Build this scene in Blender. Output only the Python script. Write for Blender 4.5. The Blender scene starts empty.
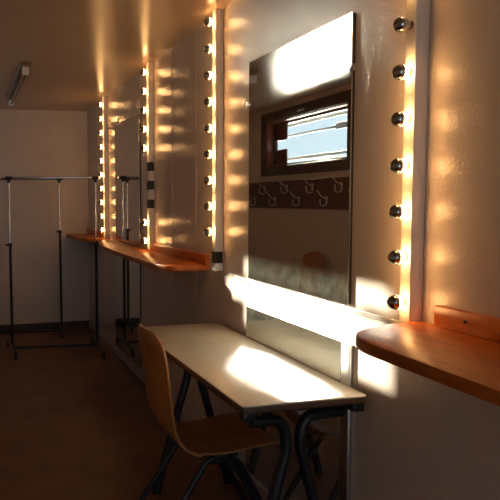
import bpy, bmesh, math, random
from mathutils import Vector, Matrix
random.seed(7)
SC = bpy.context.scene
COL = SC.collection
PI = math.pi

# ------------------------------------------------------------------ materials
def mat(name, color, rough=0.5, metal=0.0, spec=0.5, coat=0.0, bump=None, var=None, wood=None, emit=None):
    m = bpy.data.materials.new(name); m.use_nodes = True
    nt = m.node_tree; N = nt.nodes; L = nt.links
    b = N['Principled BSDF']
    b.inputs['Base Color'].default_value = (*color, 1)
    b.inputs['Roughness'].default_value = rough
    b.inputs['Metallic'].default_value = metal
    b.inputs['Specular IOR Level'].default_value = spec
    b.inputs['Coat Weight'].default_value = coat
    b.inputs['Coat Roughness'].default_value = 0.12
    tc = N.new('ShaderNodeTexCoord')
    if var:                                   # (scale, amount): soft mottling of the colour
        n = N.new('ShaderNodeTexNoise'); n.inputs['Scale'].default_value = var[0]; n.inputs['Detail'].default_value = 4
        L.new(tc.outputs['Object'], n.inputs['Vector'])
        r = N.new('ShaderNodeValToRGB')
        a = var[1]
        r.color_ramp.elements[0].position = .3; r.color_ramp.elements[1].position = .7
        r.color_ramp.elements[0].color = (*[c * (1 - a) for c in color], 1)
        r.color_ramp.elements[1].color = (*[min(1, c * (1 + a)) for c in color], 1)
        L.new(n.outputs['Fac'], r.inputs['Fac']); L.new(r.outputs['Color'], b.inputs['Base Color'])
    if wood:                                  # (stretch xyz, scale, dark colour)
        mp = N.new('ShaderNodeMapping'); mp.inputs['Scale'].default_value = wood[0]
        L.new(tc.outputs['Object'], mp.inputs['Vector'])
        n = N.new('ShaderNodeTexNoise'); n.inputs['Scale'].default_value = wood[1]; n.inputs['Detail'].default_value = 6
        n.inputs['Distortion'].default_value = .6
        L.new(mp.outputs['Vector'], n.inputs['Vector'])
        r = N.new('ShaderNodeValToRGB')
        r.color_ramp.elements[0].position = .35; r.color_ramp.elements[1].position = .68
        r.color_ramp.elements[0].color = (*wood[2], 1); r.color_ramp.elements[1].color = (*color, 1)
        L.new(n.outputs['Fac'], r.inputs['Fac']); L.new(r.outputs['Color'], b.inputs['Base Color'])
    if bump:                                  # (scale, strength, distance)
        n = N.new('ShaderNodeTexNoise'); n.inputs['Scale'].default_value = bump[0]; n.inputs['Detail'].default_value = 3
        L.new(tc.outputs['Object'], n.inputs['Vector'])
        bp = N.new('ShaderNodeBump'); bp.inputs['Strength'].default_value = bump[1]; bp.inputs['Distance'].default_value = bump[2]
        L.new(n.outputs['Fac'], bp.inputs['Height']); L.new(bp.outputs['Normal'], b.inputs['Normal'])
    if emit:
        b.inputs['Emission Color'].default_value = (*emit[0], 1); b.inputs['Emission Strength'].default_value = emit[1]
    return m

WALLC = (.64, .545, .48)
M = {}
M['wall'] = mat('cream_wall_panel', WALLC, .20, spec=.27, bump=(110, .36, .004), var=(3, .03))
M['ceiling'] = mat('satin_ceiling_panel', (.46, .33, .22), .25, spec=.55, bump=(6, .05, .01))
M['floor'] = mat('brown_linoleum', (.18, .088, .048), .42, spec=.4, var=(5, .22), bump=(40, .08, .003))
M['skirting'] = mat('dark_brown_skirting', (.06, .035, .025), .5)
M['wall_skirting'] = mat('mauve_grey_skirting', (.40, .34, .32), .5)
M['white_paint'] = mat('white_painted_metal', (.74, .68, .62), .38)
M['shelf'] = mat('orange_varnished_pine', (.62, .175, .02), .36, coat=.04, spec=.28, wood=((8, 1.2, 8), 3.5, (.42, .095, .010)))
M['table'] = mat('beige_laminate', (.60, .53, .43), .26, spec=.6, var=(14, .04))
M['table_edge'] = mat('brown_edge_band', (.10, .05, .03), .4)
M['black_metal'] = mat('black_enamelled_steel', (.012, .013, .016), .35)
M['black_plastic'] = mat('black_plastic', (.012, .012, .012), .5)
M['tape'] = mat('black_tape', (.006, .006, .007), .45)
M['chrome'] = mat('chrome', (.75, .75, .76), .12, metal=1)
M['ply'] = mat('beech_plywood', (.50, .215, .06), .34, coat=.15, wood=((3, 3, .5), 6, (.36, .14, .035)))
M['dark_wood'] = mat('dark_stained_wood', (.085, .022, .010), .42, wood=((1, 1, 9), 4, (.05, .012, .006)))
M['jamb_wood'] = mat('red_brown_wood', (.30, .09, .03), .45, wood=((1, 1, 9), 4, (.20, .05, .018)))
M['board'] = mat('red_stained_board', (.135, .022, .010), .4, wood=((1, 1, 8), 4, (.10, .015, .007)))
M['hook'] = mat('pale_hook_metal', (.50, .45, .40), .35)
M['alu'] = mat('brushed_aluminium', (.62, .62, .60), .32, metal=1)
M['brown_socket'] = mat('brown_bakelite', (.09, .035, .015), .35)
M['lamp_body'] = mat('beige_lamp_body', (.24, .18, .13), .5)
M['tube'] = mat('unlit_tube_glass', (.80, .80, .77), .2)
M['silver_crown'] = mat('silvered_crown', (.42, .40, .37), .10, metal=1)
M['bulb_on'] = mat('lit_bulb_glass', (.9, .8, .6), .3, emit=((1.0, .53, .19), 38))
M['bulb_off'] = mat('unlit_bulb_glass', (.55, .42, .28), .1, spec=.7)
M['rail'] = mat('blue_grey_rail', (.22, .27, .31), .5)
M['ground'] = mat('wet_pale_yard', (.34, .36, .38), .32, spec=.7)

def mirror_mat(name, dust, scale):
    m = bpy.data.materials.new(name); m.use_nodes = True
    nt = m.node_tree; N = nt.nodes; L = nt.links
    N.remove(N['Principled BSDF'])
    g = N.new('ShaderNodeBsdfGlossy'); g.inputs['Roughness'].default_value = .0; g.inputs['Color'].default_value = (.84, .86, .84, 1)
    d = N.new('ShaderNodeBsdfDiffuse'); d.inputs['Color'].default_value = (.75, .74, .60, 1)
    tc = N.new('ShaderNodeTexCoord')
    n = N.new('ShaderNodeTexNoise'); n.inputs['Scale'].default_value = scale; n.inputs['Detail'].default_value = 8; n.inputs['Roughness'].default_value = .7
    L.new(tc.outputs['Object'], n.inputs['Vector'])
    r = N.new('ShaderNodeMapRange'); r.inputs['From Min'].default_value = .35; r.inputs['From Max'].default_value = .75
    r.inputs['To Min'].default_value = dust * .45; r.inputs['To Max'].default_value = dust * 1.7
    L.new(n.outputs['Fac'], r.inputs['Value'])
    mx = N.new('ShaderNodeMixShader'); L.new(r.outputs['Result'], mx.inputs['Fac'])
    L.new(g.outputs[0], mx.inputs[1]); L.new(d.outputs[0], mx.inputs[2]); L.new(mx.outputs[0], N['Material Output'].inputs['Surface'])
    return m
M['mirror'] = mirror_mat('dusty_mirror', .035, 22)

def pane_mat():
    m = bpy.data.materials.new('window_glass'); m.use_nodes = True
    nt = m.node_tree; N = nt.nodes; L = nt.links
    N.remove(N['Principled BSDF'])
    t = N.new('ShaderNodeBsdfTransparent'); t.inputs['Color'].default_value = (.95, .97, .97, 1)
    g = N.new('ShaderNodeBsdfGlossy'); g.inputs['Roughness'].default_value = .02
    lw = N.new('ShaderNodeLayerWeight'); lw.inputs['Blend'].default_value = .5
    f = N.new('ShaderNodeMath'); f.operation = 'POWER'; f.inputs[1].default_value = 5; L.new(lw.outputs['Facing'], f.inputs[0])
    mx = N.new('ShaderNodeMixShader'); L.new(f.outputs[0], mx.inputs['Fac']); L.new(t.outputs[0], mx.inputs[1]); L.new(g.outputs[0], mx.inputs[2])
    L.new(mx.outputs[0], N['Material Output'].inputs['Surface'])
    return m
M['pane'] = pane_mat()

# ------------------------------------------------------------------ mesh helpers
def add_box(bm, x0, x1, y0, y1, z0, z1, bevel=0, seg=2):
    t = bmesh.new()
    bmesh.ops.create_cube(t, size=1)
    for v in t.verts:
        v.co = Vector(((x0 + x1) / 2 + v.co.x * (x1 - x0), (y0 + y1) / 2 + v.co.y * (y1 - y0), (z0 + z1) / 2 + v.co.z * (z1 - z0)))
    if bevel: bmesh.ops.bevel(t, geom=t.edges[:], offset=bevel, segments=seg, profile=.5, affect='EDGES')
    merge(bm, t)
def merge(bm, t):
    me = bpy.data.meshes.new('tmp'); t.to_mesh(me); t.free(); bm.from_mesh(me); bpy.data.meshes.remove(me)
def smooth_path(pts, r, n=6):
    """round the inner corners of a polyline"""
    P = [Vector(p) for p in pts]; out = [P[0]]
    for i in range(1, len(P) - 1):
        a, b, c = P[i - 1], P[i], P[i + 1]
        d1 = (a - b); d2 = (c - b); k = min(r, d1.length * .48, d2.length * .48)
        s = b + d1.normalized() * k; e = b + d2.normalized() * k
        for j in range(n + 1):
            t = j / n; out.append(s * (1 - t) ** 2 + b * 2 * t * (1 - t) + e * t * t)
    out.append(P[-1]); return out
def add_tube(bm, pts, r, n=12, cap=True):
    P = [Vector(p) for p in pts]; rings = []
    up = None
    for i, p in enumerate(P):
        d = (P[min(i + 1, len(P) - 1)] - P[max(i - 1, 0)]).normalized()
        if up is None:
            up = Vector((0, 0, 1)) if abs(d.z) < .9 else Vector((1, 0, 0))
        s = d.cross(up).normalized(); up = s.cross(d).normalized()
        rr = r[i] if isinstance(r, (list, tuple)) else r
        rings.append([bm.verts.new(p + (s * math.cos(2 * PI * k / n) + up * math.sin(2 * PI * k / n)) * rr) for k in range(n)])
    for a, b in zip(rings, rings[1:]):
        for k in range(n): bm.faces.new((a[k], a[(k + 1) % n], b[(k + 1) % n], b[k]))
    if cap:
        bm.faces.new(rings[0][::-1]); bm.faces.new(rings[-1])
def add_lathe(bm, prof, org, axis, n=20):
    """prof = [(along axis, radius)]"""
    ax = Vector(axis).normalized(); s = ax.orthogonal().normalized(); u = ax.cross(s); o = Vector(org); rings = []
    for h, r in prof:
        if r < 1e-6: rings.append([bm.verts.new(o + ax * h)])
        else: rings.append([bm.verts.new(o + ax * h + (s * math.cos(2 * PI * k / n) + u * math.sin(2 * PI * k / n)) * r) for k in range(n)])
    for a, b in zip(rings, rings[1:]):
        for k in range(n):
            q = (k + 1) % n
            if len(a) == 1 and len(b) > 1: bm.faces.new((a[0], b[q], b[k]))
            elif len(b) == 1 and len(a) > 1: bm.faces.new((a[k], a[q], b[0]))
            elif len(a) > 1: bm.faces.new((a[k], a[q], b[q], b[k]))
def add_prism(bm, outline, z0, z1, bevel=0):
    t = bmesh.new()
    lo = [t.verts.new((x, y, z0)) for x, y in outline]; hi = [t.verts.new((x, y, z1)) for x, y in outline]
    t.faces.new(lo[::-1]); t.faces.new(hi); n = len(lo)
    for i in range(n): t.faces.new((lo[i], lo[(i + 1) % n], hi[(i + 1) % n], hi[i]))
    bmesh.ops.recalc_face_normals(t, faces=t.faces[:])
    if bevel:
        es = [e for e in t.edges if abs(e.verts[0].co.z - e.verts[1].co.z) < 1e-6]
        bmesh.ops.bevel(t, geom=es, offset=bevel, segments=2, profile=.5, affect='EDGES')
    merge(bm, t)
def obj(name, bm, m, parent=None, smooth=True):
    bmesh.ops.recalc_face_normals(bm, faces=bm.faces[:])
    me = bpy.data.meshes.new(name); bm.to_mesh(me); bm.free()
    for mm in (m if isinstance(m, list) else [m]): me.materials.append(mm)
    if smooth:
        for p in me.polygons: p.use_smooth = True
        me.set_sharp_from_angle(angle=math.radians(38))
    o = bpy.data.objects.new(name, me); COL.objects.link(o)
    if parent is not None:
        o.parent = parent
        o.matrix_parent_inverse = Matrix.Translation(-parent.location)   # meshes are drawn in room coordinates
    return o
def thing(name, label, cat, loc, group=None):
    o = bpy.data.objects.new(name, None); COL.objects.link(o); o.location = loc; o.empty_display_size = .1
    o['label'] = label; o['category'] = cat
    if group: o['group'] = group
    return o
def tag(o, label, cat, group=None):
    o['label'] = label; o['category'] = cat
    if group: o['group'] = group
    return o
def struct(name, bm, m, smooth=False):
    o = obj(name, bm, m, None, smooth); o['kind'] = 'structure'; return o
B = bmesh.new

# ------------------------------------------------------------------ room shell
CE, YB, YF, XL = 2.40, 7.03, -1.3, -1.95
bm = B(); add_box(bm, XL - .12, .1, YF - .1, YB + .1, -.1, 0); struct('floor', bm, M['floor'])
bm = B(); add_box(bm, XL - .12, .1, YF - .1, YB + .1, CE, CE + .1); struct('ceiling', bm, M['ceiling'])
bm = B(); add_box(bm, 0, .1, YF - .1, YB + .1, 0, CE); struct('wall_right', bm, M['wall'])
bm = B(); add_box(bm, XL - .12, .1, YB, YB + .1, 0, CE); struct('wall_back', bm, M['wall'])
DX0, DX1, DZ = -1.70, -.30, 2.08                        # unseen double doorway behind the camera, added to let in cool fill light
bm = B(); add_box(bm, XL - .12, DX0, YF - .1, YF, 0, CE); add_box(bm, DX1, .1, YF - .1, YF, 0, CE); add_box(bm, DX0, DX1, YF - .1, YF, DZ, CE)
struct('wall_front', bm, M['wall'])
bm = B()
for a in ((DX0 - .06, DX0, 0, DZ + .06), (DX1, DX1 + .06, 0, DZ + .06), (DX0, DX1, DZ, DZ + .06)): add_box(bm, a[0], a[1], YF, YF + .018, a[2], a[3], .003)
fill_door = struct('fill_doorway', bm, M['dark_wood'], True)
bm = B(); add_box(bm, DX0 - .04, DX0, YF - .1 - (DX1 - DX0) / 2, YF - .1, .01, DZ - .01, .003); obj('fill_door_leaf', bm, M['jamb_wood'], fill_door)
bm = B(); add_box(bm, DX1, DX1 + .04, YF - .1 - (DX1 - DX0) / 2, YF - .1, .01, DZ - .01, .003); obj('fill_door_leaf', bm, M['jamb_wood'], fill_door)
bm = B(); add_tube(bm, smooth_path([(DX0, YF - .74, 1.0), (DX0 + .05, YF - .74, 1.0), (DX0 + .05, YF - .62, 1.0)], .02), .009, 10); obj('fill_door_handle', bm, M['alu'], fill_door)
WY0, WY1, WZ0, WZ1 = 4.98, 6.55, 1.765, 2.245          # window opening
bm = B(); XO = XL - .12
add_box(bm, XO, XL, YF - .1, WY0, 0, CE); add_box(bm, XO, XL, WY1, YB + .1, 0, CE)
add_box(bm, XO, XL, WY0, WY1, 0, WZ0); add_box(bm, XO, XL, WY0, WY1, WZ1, CE)
struct('wall_left', bm, M['wall'])
bm = B(); add_box(bm, XL, 0, YB - .012, YB, 0, .075, .002); struct('baseboard_back', bm, M['skirting'])
bm = B(); add_box(bm, -.012, 0, YF, YB - .012, 0, .06, .002); struct('baseboard_right', bm, M['wall_skirting'])
bm = B(); add_box(bm, XL, XL + .012, YF, YB - .012, 0, .075, .002); struct('baseboard_left', bm, M['skirting'])
# narrow cover strips on the joints of the wall panels
k = 0
for y in (3.58, 4.03, 6.45):
    k += 1; bm = B(); add_box(bm, -.003, 0, y - .006, y + .006, .06, CE, .001); struct('trim_%d' % k, bm, M['wall'])
for x in (-.42, -1.0):
    k += 1; bm = B(); add_box(bm, x - .006, x + .006, YB - .003, YB, .075, CE, .001); struct('trim_%d' % k, bm, M['wall'])
k += 1; bm = B(); add_box(bm, -.010, 0, 1.69, 3.0, 1.022, 1.036, .002); struct('trim_%d' % k, bm, M['white_paint'])

# ------------------------------------------------------------------ window in the left wall
def window(n, wy0, wy1):
    bm = B(); fw = .10
    for a in ((wy0 - fw, wy0, WZ0 - fw, WZ1 + fw), (wy1, wy1 + fw, WZ0 - fw, WZ1 + fw), (wy0, wy1, WZ0 - fw, WZ0), (wy0, wy1, WZ1, WZ1 + fw)):
        add_box(bm, XL, XL + .025, *a, .004)
    win = struct('window_%d' % n, bm, M['dark_wood'], True)
    bm = B()
    add_box(bm, XO, XL, wy0, wy0 + .012, WZ0, WZ1); add_box(bm, XO, XL, wy1 - .012, wy1, WZ0, WZ1)
    add_box(bm, XO, XL, wy0 + .012, wy1 - .012, WZ0, WZ0 + .012); add_box(bm, XO, XL, wy0 + .012, wy1 - .012, WZ1 - .012, WZ1)
    obj('window_jamb', bm, M['jamb_wood'], win)
    bm = B(); s = .035
    y0, y1, z0, z1 = wy0 + .012, wy1 - .012, WZ0 + .012, WZ1 - .012
    for a in ((y0, y0 + s, z0, z1), (y1 - s, y1, z0, z1), (y0 + s, y1 - s, z0, z0 + s * .5), (y0 + s, y1 - s, z1 - s * .6, z1)):
        add_box(bm, XO + .01, XO + .045, *a, .003)
    obj('window_sash', bm, M['dark_wood'], win)
    bm = B(); add_box(bm, XO + .024, XO + .030, y0 + s, y1 - s, z0 + s * .5, z1 - s * .6); obj('window_pane', bm, M['pane'], win)
    ym = (wy0 + wy1) / 2
    bm = B(); add_box(bm, XL + .025, XL + .037, ym - .06, ym + .06, WZ1 + .03, WZ1 + .05, .003); add_box(bm, XL + .037, XL + .055, ym - .02, ym + .02, WZ1 + .033, WZ1 + .047, .003)
    obj('window_handle', bm, M['alu'], win)
    if n == 1:
        bm = B()
        add_box(bm, XO + .012, XO + .022, 6.28, y1 - s, 2.05, z1 - s * .6); add_box(bm, XO + .012, XO + .022, 6.28, y1 - s, z0 + s * .5, 1.95)
        obj('sun_mask_panel', bm, M['jamb_wood'], win)  # boards added to trim the far end of the sun patch
        bm = B(); add_box(bm, XO - .082, XO - .07, wy0 - .35, 5.50, 2.072, 2.132, .003); obj('rail_plate', bm, M['rail'], win)  # short plate by the mid rail, added to shade part of the sun patch
    for z, h in ((2.197, .070), (2.092, .020), (1.835, .030)):
        bm = B(); add_box(bm, XO - .10, XO - .085, wy0 - .35, wy1 + .35, z, z + h, .003); obj('guard_rail', bm, M['rail'], win)
    bm = B()
    for y in (wy0 - .3, wy1 + .3): add_box(bm, XO - .085, XO, y - .012, y + .012, 1.79, 2.22)
    obj('rail_bracket', bm, M['rail'], win)
window(1, WY0, WY1)
bm = B(); add_box(bm, -60, 60, -60, 60, -.65, -.6); struct('ground', bm, M['ground'])

# ------------------------------------------------------------------ coat hooks under the window
rack = thing('coat_hook_rail', 'red-brown board with two staggered rows of pale coat hooks under the window', 'coat rack', (XL, 5.75, 1.46))
bm = B(); add_box(bm, XL, XL + .02, 4.45, 6.95, 1.318, 1.605, .003); obj('board', bm, M['board'], rack)
def hook(y, z):
    bm = B()
    add_box(bm, XL + .02, XL + .025, y - .014, y + .014, z - .035, z + .03, .002)
    add_tube(bm, smooth_path([(XL + .022, y, z + .005), (XL + .075, y, z + .025), (XL + .115, y, z + .075)], .03), .0062, 8)
    add_tube(bm, smooth_path([(XL + .022, y, z - .015), (XL + .025, y, z - .06), (XL + .085, y, z - .06), (XL + .09, y, z - .005)], .04), .0062, 8)
    add_lathe(bm, [(-.009, 0), (-.006, .007), (0, .009), (.006, .007), (.009, 0)], (XL + .115, y, z + .077), (0, 0, 1), 10)
    add_lathe(bm, [(-.009, 0), (-.006, .007), (0, .009), (.006, .007), (.009, 0)], (XL + .09, y, z - .003), (0, 0, 1), 10)
    obj('hook', bm, M['hook'], rack)
for y in (4.56, 5.05, 5.54, 6.04, 6.54): hook(y, 1.535)
for y in (4.79, 5.29, 5.795, 6.30, 6.785): hook(y, 1.41)

# ------------------------------------------------------------------ bulb bars
BW = .045
def bulb(parent, y, z, lit):
    c = -.078; r = .0222
    prof = []
    for i in range(0, 9):                        # clear rear half and neck
        a = PI * (.50 + .38 * i / 8); prof.append((-math.cos(a) * r, math.sin(a) * r))
    prof += [(r * 1.10, .0100), (r * 1.30, .0090)]
    bm = B(); add_lathe(bm, prof, (c, y, z), (1, 0, 0), 16)
    g = obj('bulb' if lit else 'unlit_bulb', bm, M['bulb_on'] if lit else M['bulb_off'], parent)
    if not lit: g['label'] = 'unlit bulb'
    bm = B(); add_lathe(bm, [(-math.cos(PI * .54 * i / 8) * r * 1.012, math.sin(PI * .54 * i / 8) * r * 1.012) for i in range(9)], (c, y, z), (1, 0, 0), 20)
    obj('silver_crown', bm, M['silver_crown'], g)
    bm = B(); add_lathe(bm, [(0, 0), (0, .0105), (.006, .0125), (.009, .0125)], (-BW - .009, y, z), (1, 0, 0), 14)
    obj('lamp_socket', bm, M['white_paint'] if lit else M['brown_socket'], g)
BARS = [
 ('white bulb bar nearest the camera right of the large mirror, one bulb unlit', 1.635, 2.330, .1355, 1.035, {3}, ()),
 ('white bulb bar left of the large mirror with one black-taped socket at its foot', 3.166, 2.337, .1357, 1.045, (), (9,)),
 ('white bulb bar standing on the long shelf with three black tape patches', 4.429, 2.325, .1330, 1.062, (), (5, 6, 7)),
 ('farthest white bulb bar at the end of the room behind the clothes rack post', 5.951, 2.318, .1307, 1.062, (), ()),
]
for lab, y, zt, dz, zb, off, taped in BARS:
    t = thing('vanity_light_bar', lab, 'light bar', (0, y + BW / 2, zb), 'vanity light bars along the right wall')
    bm = B(); add_box(bm, -BW, 0, y, y + BW, zb, CE, .002); obj('housing', bm, M['white_paint'], t)
    for i in range(10):
        z = zt - dz * i
        if i in taped:
            bm = B(); e = .0012
            add_box(bm, -BW - e, -.004, y - e, y, z - .031, z + .031); add_box(bm, -BW - e, -BW, y, y + BW, z - .031, z + .031); add_box(bm, -BW - e, -.004, y + BW, y + BW + e, z - .031, z + .031)
            obj('tape', bm, M['tape'], t)
        else: bulb(t, y + BW / 2, z, i not in off)

# ------------------------------------------------------------------ mirrors
def mirror(label, y0, y1, z0, z1, strip=False, clips=()):
    t = thing('wall_mirror', label, 'mirror', (0, (y0 + y1) / 2, z0))
    bm = B(); add_box(bm, -.016, -.010, y0, y1, z0, z1, .0015, 1); obj('glass', bm, M['mirror'], t)
    bm = B(); add_box(bm, -.010, 0, y0 + .004, y1 - .004, z0 + .004, z1 - .004); obj('backing', bm, M['black_plastic'], t)
    for y, z in clips:
        bm = B(); add_box(bm, -.022, -.016, y - .012, y + .012, z - .012, z + .012, .002); add_box(bm, -.022, 0, (y0 - .006 if y < (y0 + y1) / 2 else y1), (y0 if y < (y0 + y1) / 2 else y1 + .006), z - .012, z + .012, .001)
        obj('clip', bm, M['chrome'], t)
    if strip:
        bm = B(); add_box(bm, -.018, 0, y0 - .055, y0 - .001, z0, z1, .004); obj('edge_strip', bm, M['alu'], t)
mirror('large dusty wall mirror between the two nearest bulb bars, reflecting a window', 1.996, 2.822, 1.044, 2.059, clips=((1.99, 1.87), (2.826, 1.87)))
mirror('lower mirror below the large mirror, rising behind the beige table', 2.032, 2.84, .10, .907, strip=True)
mirror('far upper wall mirror above the long wooden shelf', 4.80, 5.62, 1.064, 2.085)
mirror('far lower mirror under the long wooden shelf, beside the clothes rack', 4.82, 5.66, .09, .96)

# ------------------------------------------------------------------ shelves
def shelf(label, outline, y0, y1, zt=1.055, screws=()):
    t = thing('wall_shelf', label, 'shelf', (0, (y0 + y1) / 2, zt - .034), 'orange wooden wall shelves')
    bm = B(); add_prism(bm, outline, zt - .034, zt, .006); obj('shelf_board', bm, M['shelf'], t)
    bm = B(); add_box(bm, -.022, 0, y0, y1, zt, zt + .060, .004); obj('backsplash', bm, M['shelf'], t)
    for y in screws:
        bm = B(); add_lathe(bm, [(0, 0), (0, .005), (.003, .004), (.003, 0)], (-.0215, y, zt + .033), (-1, 0, 0), 12); obj('screw', bm, M['black_metal'], t)
def arc(pts, n=6):
    a, b, c = [Vector((*p, 0)) for p in pts]
    return [tuple((a * (1 - i / n) ** 2 + b * 2 * (i / n) * (1 - i / n) + c * (i / n) ** 2)[:2]) for i in range(n + 1)]
shelf('orange wooden wall shelf nearest the camera, jutting in at lower right',
      [(0, .40), (-.345, .40)] + arc([(-.330, 1.42), (-.322, 1.545), (-.215, 1.59)]) + [(-.10, 1.632), (-.022, 1.634), (0, 1.634)], .40, 1.56, screws=(.65, 1.44))
shelf('long orange wooden wall shelf in the middle, spanning under two mirror bays',
      [(0, 3.37)] + [(-.19, 3.40)] + arc([(-.215, 3.41), (-.275, 3.48), (-.275, 3.70)]) + [(-.27, 4.6)] + arc([(-.25, 5.15), (-.19, 5.75), (-.06, 5.90)]) + [(0, 5.92)], 3.30 + .07, 4.40, screws=(3.6, 4.2))
shelf('farthest orange wooden wall shelf in the back right corner behind the clothes rack',
      [(0, 6.10)] + arc([(-.10, 6.12), (-.22, 6.15), (-.25, 6.40)]) + [(-.25, YB), (0, YB)], 6.25, YB, screws=(6.6,))

# ------------------------------------------------------------------ table
TZ = .760
TX0, TX1, TY0, TY1 = -.476, -.018, 1.862, 3.20
t = thing('folding_table', 'narrow beige-topped table with black tube legs against the mirror wall', 'table', ((TX0 + TX1) / 2, (TY0 + TY1) / 2, 0))
def rounded(x0, x1, y0, y1, r, n=5):
    o = []
    for cx, cy, a0 in ((x1 - r, y1 - r, 0), (x0 + r, y1 - r, 90), (x0 + r, y0 + r, 180), (x1 - r, y0 + r, 270)):
        for i in range(n + 1):
            a = math.radians(a0 + 90 * i / n); o.append((cx + r * math.cos(a), cy + r * math.sin(a)))
    return o
bm = B(); add_prism(bm, rounded(TX0, TX1, TY0, TY1, .018), TZ - .006, TZ, .0025); obj('tabletop', bm, M['table'], t)
bm = B(); add_prism(bm, rounded(TX0 + .001, TX1 - .001, TY0 + .001, TY1 - .001, .018), TZ - .026, TZ - .006, .002); obj('edge_band', bm, M['table_edge'], t)
bm = B(); zf = TZ - .026
for x in (TX0 + .045, TX1 - .045): add_box(bm, x - .012, x + .012, TY0 + .06, TY1 - .06, zf - .030, zf, .003)
for y in (TY0 + .075, TY1 - .26): add_box(bm, TX0 + .033, TX1 - .033, y - .012, y + .012, zf - .026, zf, .003)
for x in (TX0 + .03, TX1 - .03):
    for y in (TY0 + .03, TY1 - .03): add_box(bm, x - .022, x + .022, y - .022, y + .022, zf - .032, zf, .006)
obj('under_frame', bm, M['black_metal'], t)
for ye in (TY0 + .06, TY1 - .29):
    xm = -.262
    for s, xt, xf in ((-1, TX0 + .05, -.455), (1, TX1 - .05, -.075)):
        bm = B(); yy = ye + (.012 if s > 0 else -.012)
        p = smooth_path([(xt, yy, zf - .045), (xm + s * .050, yy, zf - .047), (xm + s * .026, yy, .60), (xf, yy, .015)], .085, 8)
        add_tube(bm, p, .0195, 12)
        lg = obj('leg', bm, M['black_metal'], t)
        bm = B(); add_tube(bm, [(xf - s * .003, yy, .03), (xf, yy, .0)], .021, 12); obj('foot_cap', bm, M['black_plastic'], lg)
    bm = B(); d = .26 if ye < 2.5 else -.26
    add_tube(bm, [(xm - .015, ye + d, zf - .02), (xm - .012, ye + .01, .585)], .006, 8); obj('brace', bm, M['black_metal'], t)

# ------------------------------------------------------------------ plywood chairs
def make_chair(label):
    """built round a local origin on the floor under the seat, facing +x"""
    t = thing('plywood_chair', label, 'chair', (0, 0, 0), 'plywood shell chairs')
    prof = [(-.284, .918), (-.270, .85), (-.256, .76), (-.243, .67), (-.231, .59), (-.220, .535), (-.203, .49), (-.170, .452), (-.125, .430), (-.06, .421),
            (.02, .424), (.10, .434), (.16, .442), (.20, .443), (.228, .436), (.242, .424)]
    P = smooth_path([(x, 0, z) for x, z in prof], .03, 3)
    cum = [0]
    for a, b in zip(P, P[1:]): cum.append(cum[-1] + (b - a).length)
    T = cum[-1]
    def halfw(s):
        w = .188
        if s < .11: w -= .11 * (1 - math.sqrt(max(0, 1 - ((.11 - s) / .11) ** 2))) * .95
        if T - s < .06: w -= .06 * (1 - math.sqrt(max(0, 1 - ((.06 - (T - s)) / .06) ** 2)))
        return w - .012 * math.exp(-((s - .44) / .10) ** 2)
    bm = B(); nv = 14; rows = []
    for p, s in zip(P, cum):
        hw = halfw(s); back = max(0, 1 - s / .48)
        row = []
        for j in range(nv + 1):
            u = -1 + 2 * j / nv
            row.append(bm.verts.new((p.x + .030 * back ** .5 * (u * u - .6) , u * hw, p.z + (.010 * (u * u) if s > .55 else 0) - (.012 * u * u if s < .02 else 0))))
        rows.append(row)
    for a, b in zip(rows, rows[1:]):
        for j in range(nv): bm.faces.new((a[j], a[j + 1], b[j + 1], b[j]))
    sh = obj('shell', bm, M['ply'], t)
    md = sh.modifiers.new('thickness', 'SOLIDIFY'); md.thickness = .011; md.offset = 0
    bv = sh.modifiers.new('edge', 'BEVEL'); bv.width = .003; bv.segments = 2; bv.limit_method = 'ANGLE'; bv.angle_limit = math.radians(60)
    for sg in (-1, 1):
        y = sg * .145
        bm = B(); add_tube(bm, smooth_path([(.02, y, .408), (-.07, y, .400), (-.33, y * 1.12, .012)], .05), .0125, 12)
        lg = obj('leg', bm, M['black_metal'], t)
        bm = B(); add_tube(bm, [(-.322, y * 1.12, .024), (-.337, y * 1.125, .0)], .0165, 12); obj('foot_cap', bm, M['black_plastic'], lg)
        bm = B(); add_tube(bm, smooth_path([(-.05, y - sg * .035, .398), (.03, y - sg * .035, .402), (.25, y + sg * .0, .012)], .06), .0125, 12)
        lg = obj('leg', bm, M['black_metal'], t)
        bm = B(); add_tube(bm, [(.243, y, .024), (.257, y + sg * .0, .0)], .0165, 12); obj('foot_cap', bm, M['black_plastic'], lg)
        bm = B(); add_tube(bm, smooth_path([(-.06, y, .385), (.055, y, .395), (.16, y, .195), (.135, y - sg * .018, .212)], .05), .0105, 10)
        obj('side_brace', bm, M['black_metal'], t)
    bm = B(); add_box(bm, -.05, -.02, -.15, .15, .398, .414, .004); add_box(bm, .03, .06, -.15, .15, .400, .416, .004); obj('cross_rail', bm, M['black_metal'], t)
    return t
chair = make_chair('plywood chair tucked under the beige table, black tube legs')
def dup(root, loc, rotz, label):
    r = root.copy(); COL.objects.link(r); r['label'] = label
    for ch in list(root.children):
        c = ch.copy(); COL.objects.link(c); c.parent = r
        for g in list(ch.children):
            d = g.copy(); COL.objects.link(d); d.parent = c
    r.location = loc; r.rotation_euler = (0, 0, rotz); return r
dup(chair, (-1.62, 5.43, 0), 0, 'plywood chair by the opposite wall under the coat hooks, seen in the large mirror')
chair.location = (-.345, 2.465, 0)

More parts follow.
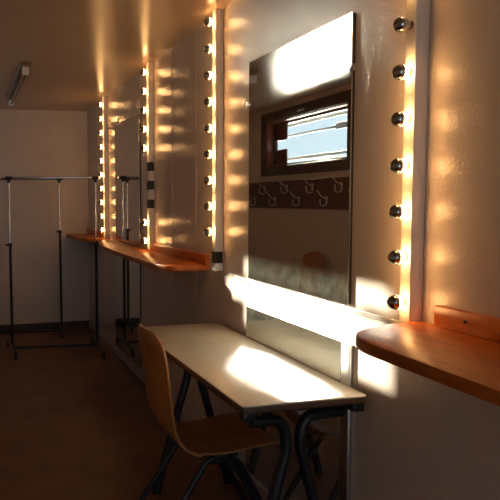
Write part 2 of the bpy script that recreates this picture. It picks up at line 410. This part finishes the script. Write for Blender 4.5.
# ------------------------------------------------------------------ clothes racks
def clothes_rack(label, A, Cc, ztop, zsleeve, feetA, feetC, over=.06):
    A = Vector(A); Cc = Vector(Cc); mid = (A + Cc) / 2
    t = thing('clothes_rack', label, 'clothes rack', (mid.x, mid.y, 0), 'garment racks by the back wall')
    d = (Cc - A).normalized(); zb = .062
    bm = B(); add_tube(bm, smooth_path([(A.x, A.y, zb + .12), (A.x, A.y, zb), (Cc.x, Cc.y, zb), (Cc.x, Cc.y, zb + .12)], .07), .0125, 12); obj('base_bar', bm, M['black_metal'], t)
    for p, ft in ((A, feetA), (Cc, feetC)):
        bm = B(); add_tube(bm, [(p.x, p.y, zb + .12), (p.x, p.y, zsleeve)], .0135, 12); obj('lower_post', bm, M['black_metal'], t)
        bm = B(); add_tube(bm, [(p.x, p.y, zsleeve - .02), (p.x, p.y, ztop)], .0095, 12); obj('upper_post', bm, M['chrome'], t)
        bm = B(); add_tube(bm, [(p.x, p.y, zsleeve - .022), (p.x, p.y, zsleeve + .008)], .0185, 14); add_tube(bm, [(p.x - .012, p.y, zsleeve - .008), (p.x - .042, p.y, zsleeve - .008)], .009, 10); obj('collar', bm, M['black_plastic'], t)
        bm = B(); add_tube(bm, [tuple(Vector((p.x, p.y, ztop)) - Vector((d.x, d.y, 0)) * .03), tuple(Vector((p.x, p.y, ztop)) + Vector((d.x, d.y, 0)) * .03)], .0165, 12); add_tube(bm, [(p.x, p.y, ztop - .04), (p.x, p.y, ztop + .005)], .015, 12); obj('rail_clamp', bm, M['black_plastic'], t)
        (fx0, fy0), (fx1, fy1) = ft
        bm = B(); add_tube(bm, smooth_path([(fx0, fy0, .055), (p.x, p.y, zb + .03), (fx1, fy1, .055)], .05), .0115, 12); ff = obj('foot', bm, M['black_metal'], t)
        for fx, fy in ft:
            bm = B(); add_tube(bm, [(fx - .011, fy, .026), (fx + .011, fy, .026)], .026, 16); add_box(bm, fx - .014, fx + .014, fy - .012, fy + .012, .05, .068, .003); obj('caster', bm, M['black_plastic'], ff)
    bm = B(); a = A - d * over; c = Cc + d * .05
    add_tube(bm, [(a.x, a.y, ztop), (c.x, c.y, ztop)], .0105, 12); obj('hanging_rail', bm, M['chrome'], t)
clothes_rack('front chrome and black clothes rack, its right post before the farthest bulb bar', (-.937, 5.95), (-.150, 5.86), 1.632, 1.03, [(-.925, 5.74), (-.962, 6.26)], [(-.150, 5.57), (-.145, 6.14)])
clothes_rack('rear clothes rack against the back wall, its single post between the front rack posts', (-1.19, 6.70), (-.378, 6.62), 1.647, 1.11, [(-1.19, 6.45), (-1.19, 6.93)], [(-.385, 6.50), (-.366, 6.88)])

# ------------------------------------------------------------------ unlit ceiling lamp
t = thing('fluorescent_lamp', 'unlit fluorescent tube lamp on the ceiling at upper left', 'ceiling lamp', (-.885, 5.3, CE))
bm = B(); add_box(bm, -.925, -.845, 4.62, 6.15, CE - .035, CE, .006); obj('housing', bm, M['lamp_body'], t)
bm = B(); add_tube(bm, [(-.885, 4.66, CE - .066), (-.885, 6.11, CE - .066)], .013, 14); obj('tube', bm, M['lamp_body'], t)
for y in (4.635, 6.135):
    bm = B(); add_box(bm, -.910, -.860, y - .016, y + .016, CE - .09, CE - .033, .005); obj('end_cap', bm, M['tube'], t)

# ------------------------------------------------------------------ light
SHIFT, TAN = 1.656, .257                      # the sun comes through the window, low and from ahead
dv = Vector((1, -SHIFT, -TAN * math.sqrt(1 + SHIFT ** 2))).normalized()
sun = bpy.data.lights.new('sun', 'SUN'); sun.energy = 42; sun.color = (1, .90, .70); sun.angle = math.radians(.9)
so = bpy.data.objects.new('sun', sun); COL.objects.link(so); so.rotation_euler = dv.to_track_quat('-Z', 'Y').to_euler()
w = bpy.data.worlds.new('sky'); SC.world = w; w.use_nodes = True
nt = w.node_tree; bg = nt.nodes['Background']
tc = nt.nodes.new('ShaderNodeTexCoord'); sp = nt.nodes.new('ShaderNodeSeparateXYZ'); nt.links.new(tc.outputs['Generated'], sp.inputs[0])
rp = nt.nodes.new('ShaderNodeValToRGB'); rp.color_ramp.elements[0].position = .0; rp.color_ramp.elements[1].position = .55
rp.color_ramp.elements[0].color = (.80, .94, 1, 1); rp.color_ramp.elements[1].color = (.36, .58, .92, 1)
nt.links.new(sp.outputs['Z'], rp.inputs['Fac']); nt.links.new(rp.outputs['Color'], bg.inputs['Color']); bg.inputs['Strength'].default_value = 1.3

# ------------------------------------------------------------------ camera
cam = bpy.data.cameras.new('camera'); co = bpy.data.objects.new('camera', cam); COL.objects.link(co); SC.camera = co
yaw, pit, rol = .2339, .0769, -.0100
cyw, syw, cp, sn = math.cos(yaw), math.sin(yaw), math.cos(pit), math.sin(pit)
fwd = Vector((syw * cp, cyw * cp, -sn)); r0 = Vector((cyw, -syw, 0)); u0 = r0.cross(fwd)
Rr = r0 * math.cos(rol) + u0 * math.sin(rol); Uu = u0 * math.cos(rol) - r0 * math.sin(rol)
co.matrix_world = Matrix(((Rr.x, Uu.x, -fwd.x, -1.3173), (Rr.y, Uu.y, -fwd.y, 0), (Rr.z, Uu.z, -fwd.z, 1.4249), (0, 0, 0, 1)))
cam.sensor_width = 36; cam.lens = 640.57 / 500 * 36; cam.shift_x = (250 - 119.9) / 500; cam.shift_y = (249.23 - 250) / 500
cam.clip_start = .05

# ------------------------------------------------------------------ look
vs = SC.view_settings; vs.view_transform = 'Standard'; vs.look = 'None'; vs.gamma = 1; vs.exposure = 0; vs.use_curve_mapping = False
c = SC.cycles; c.use_denoising = True; c.max_bounces = 10; c.diffuse_bounces = 5; c.glossy_bounces = 6; c.sample_clamp_indirect = 0; c.use_guiding = True; c.use_surface_guiding = True; c.guiding_training_samples = 64; c.caustics_reflective = True; c.blur_glossy = .3
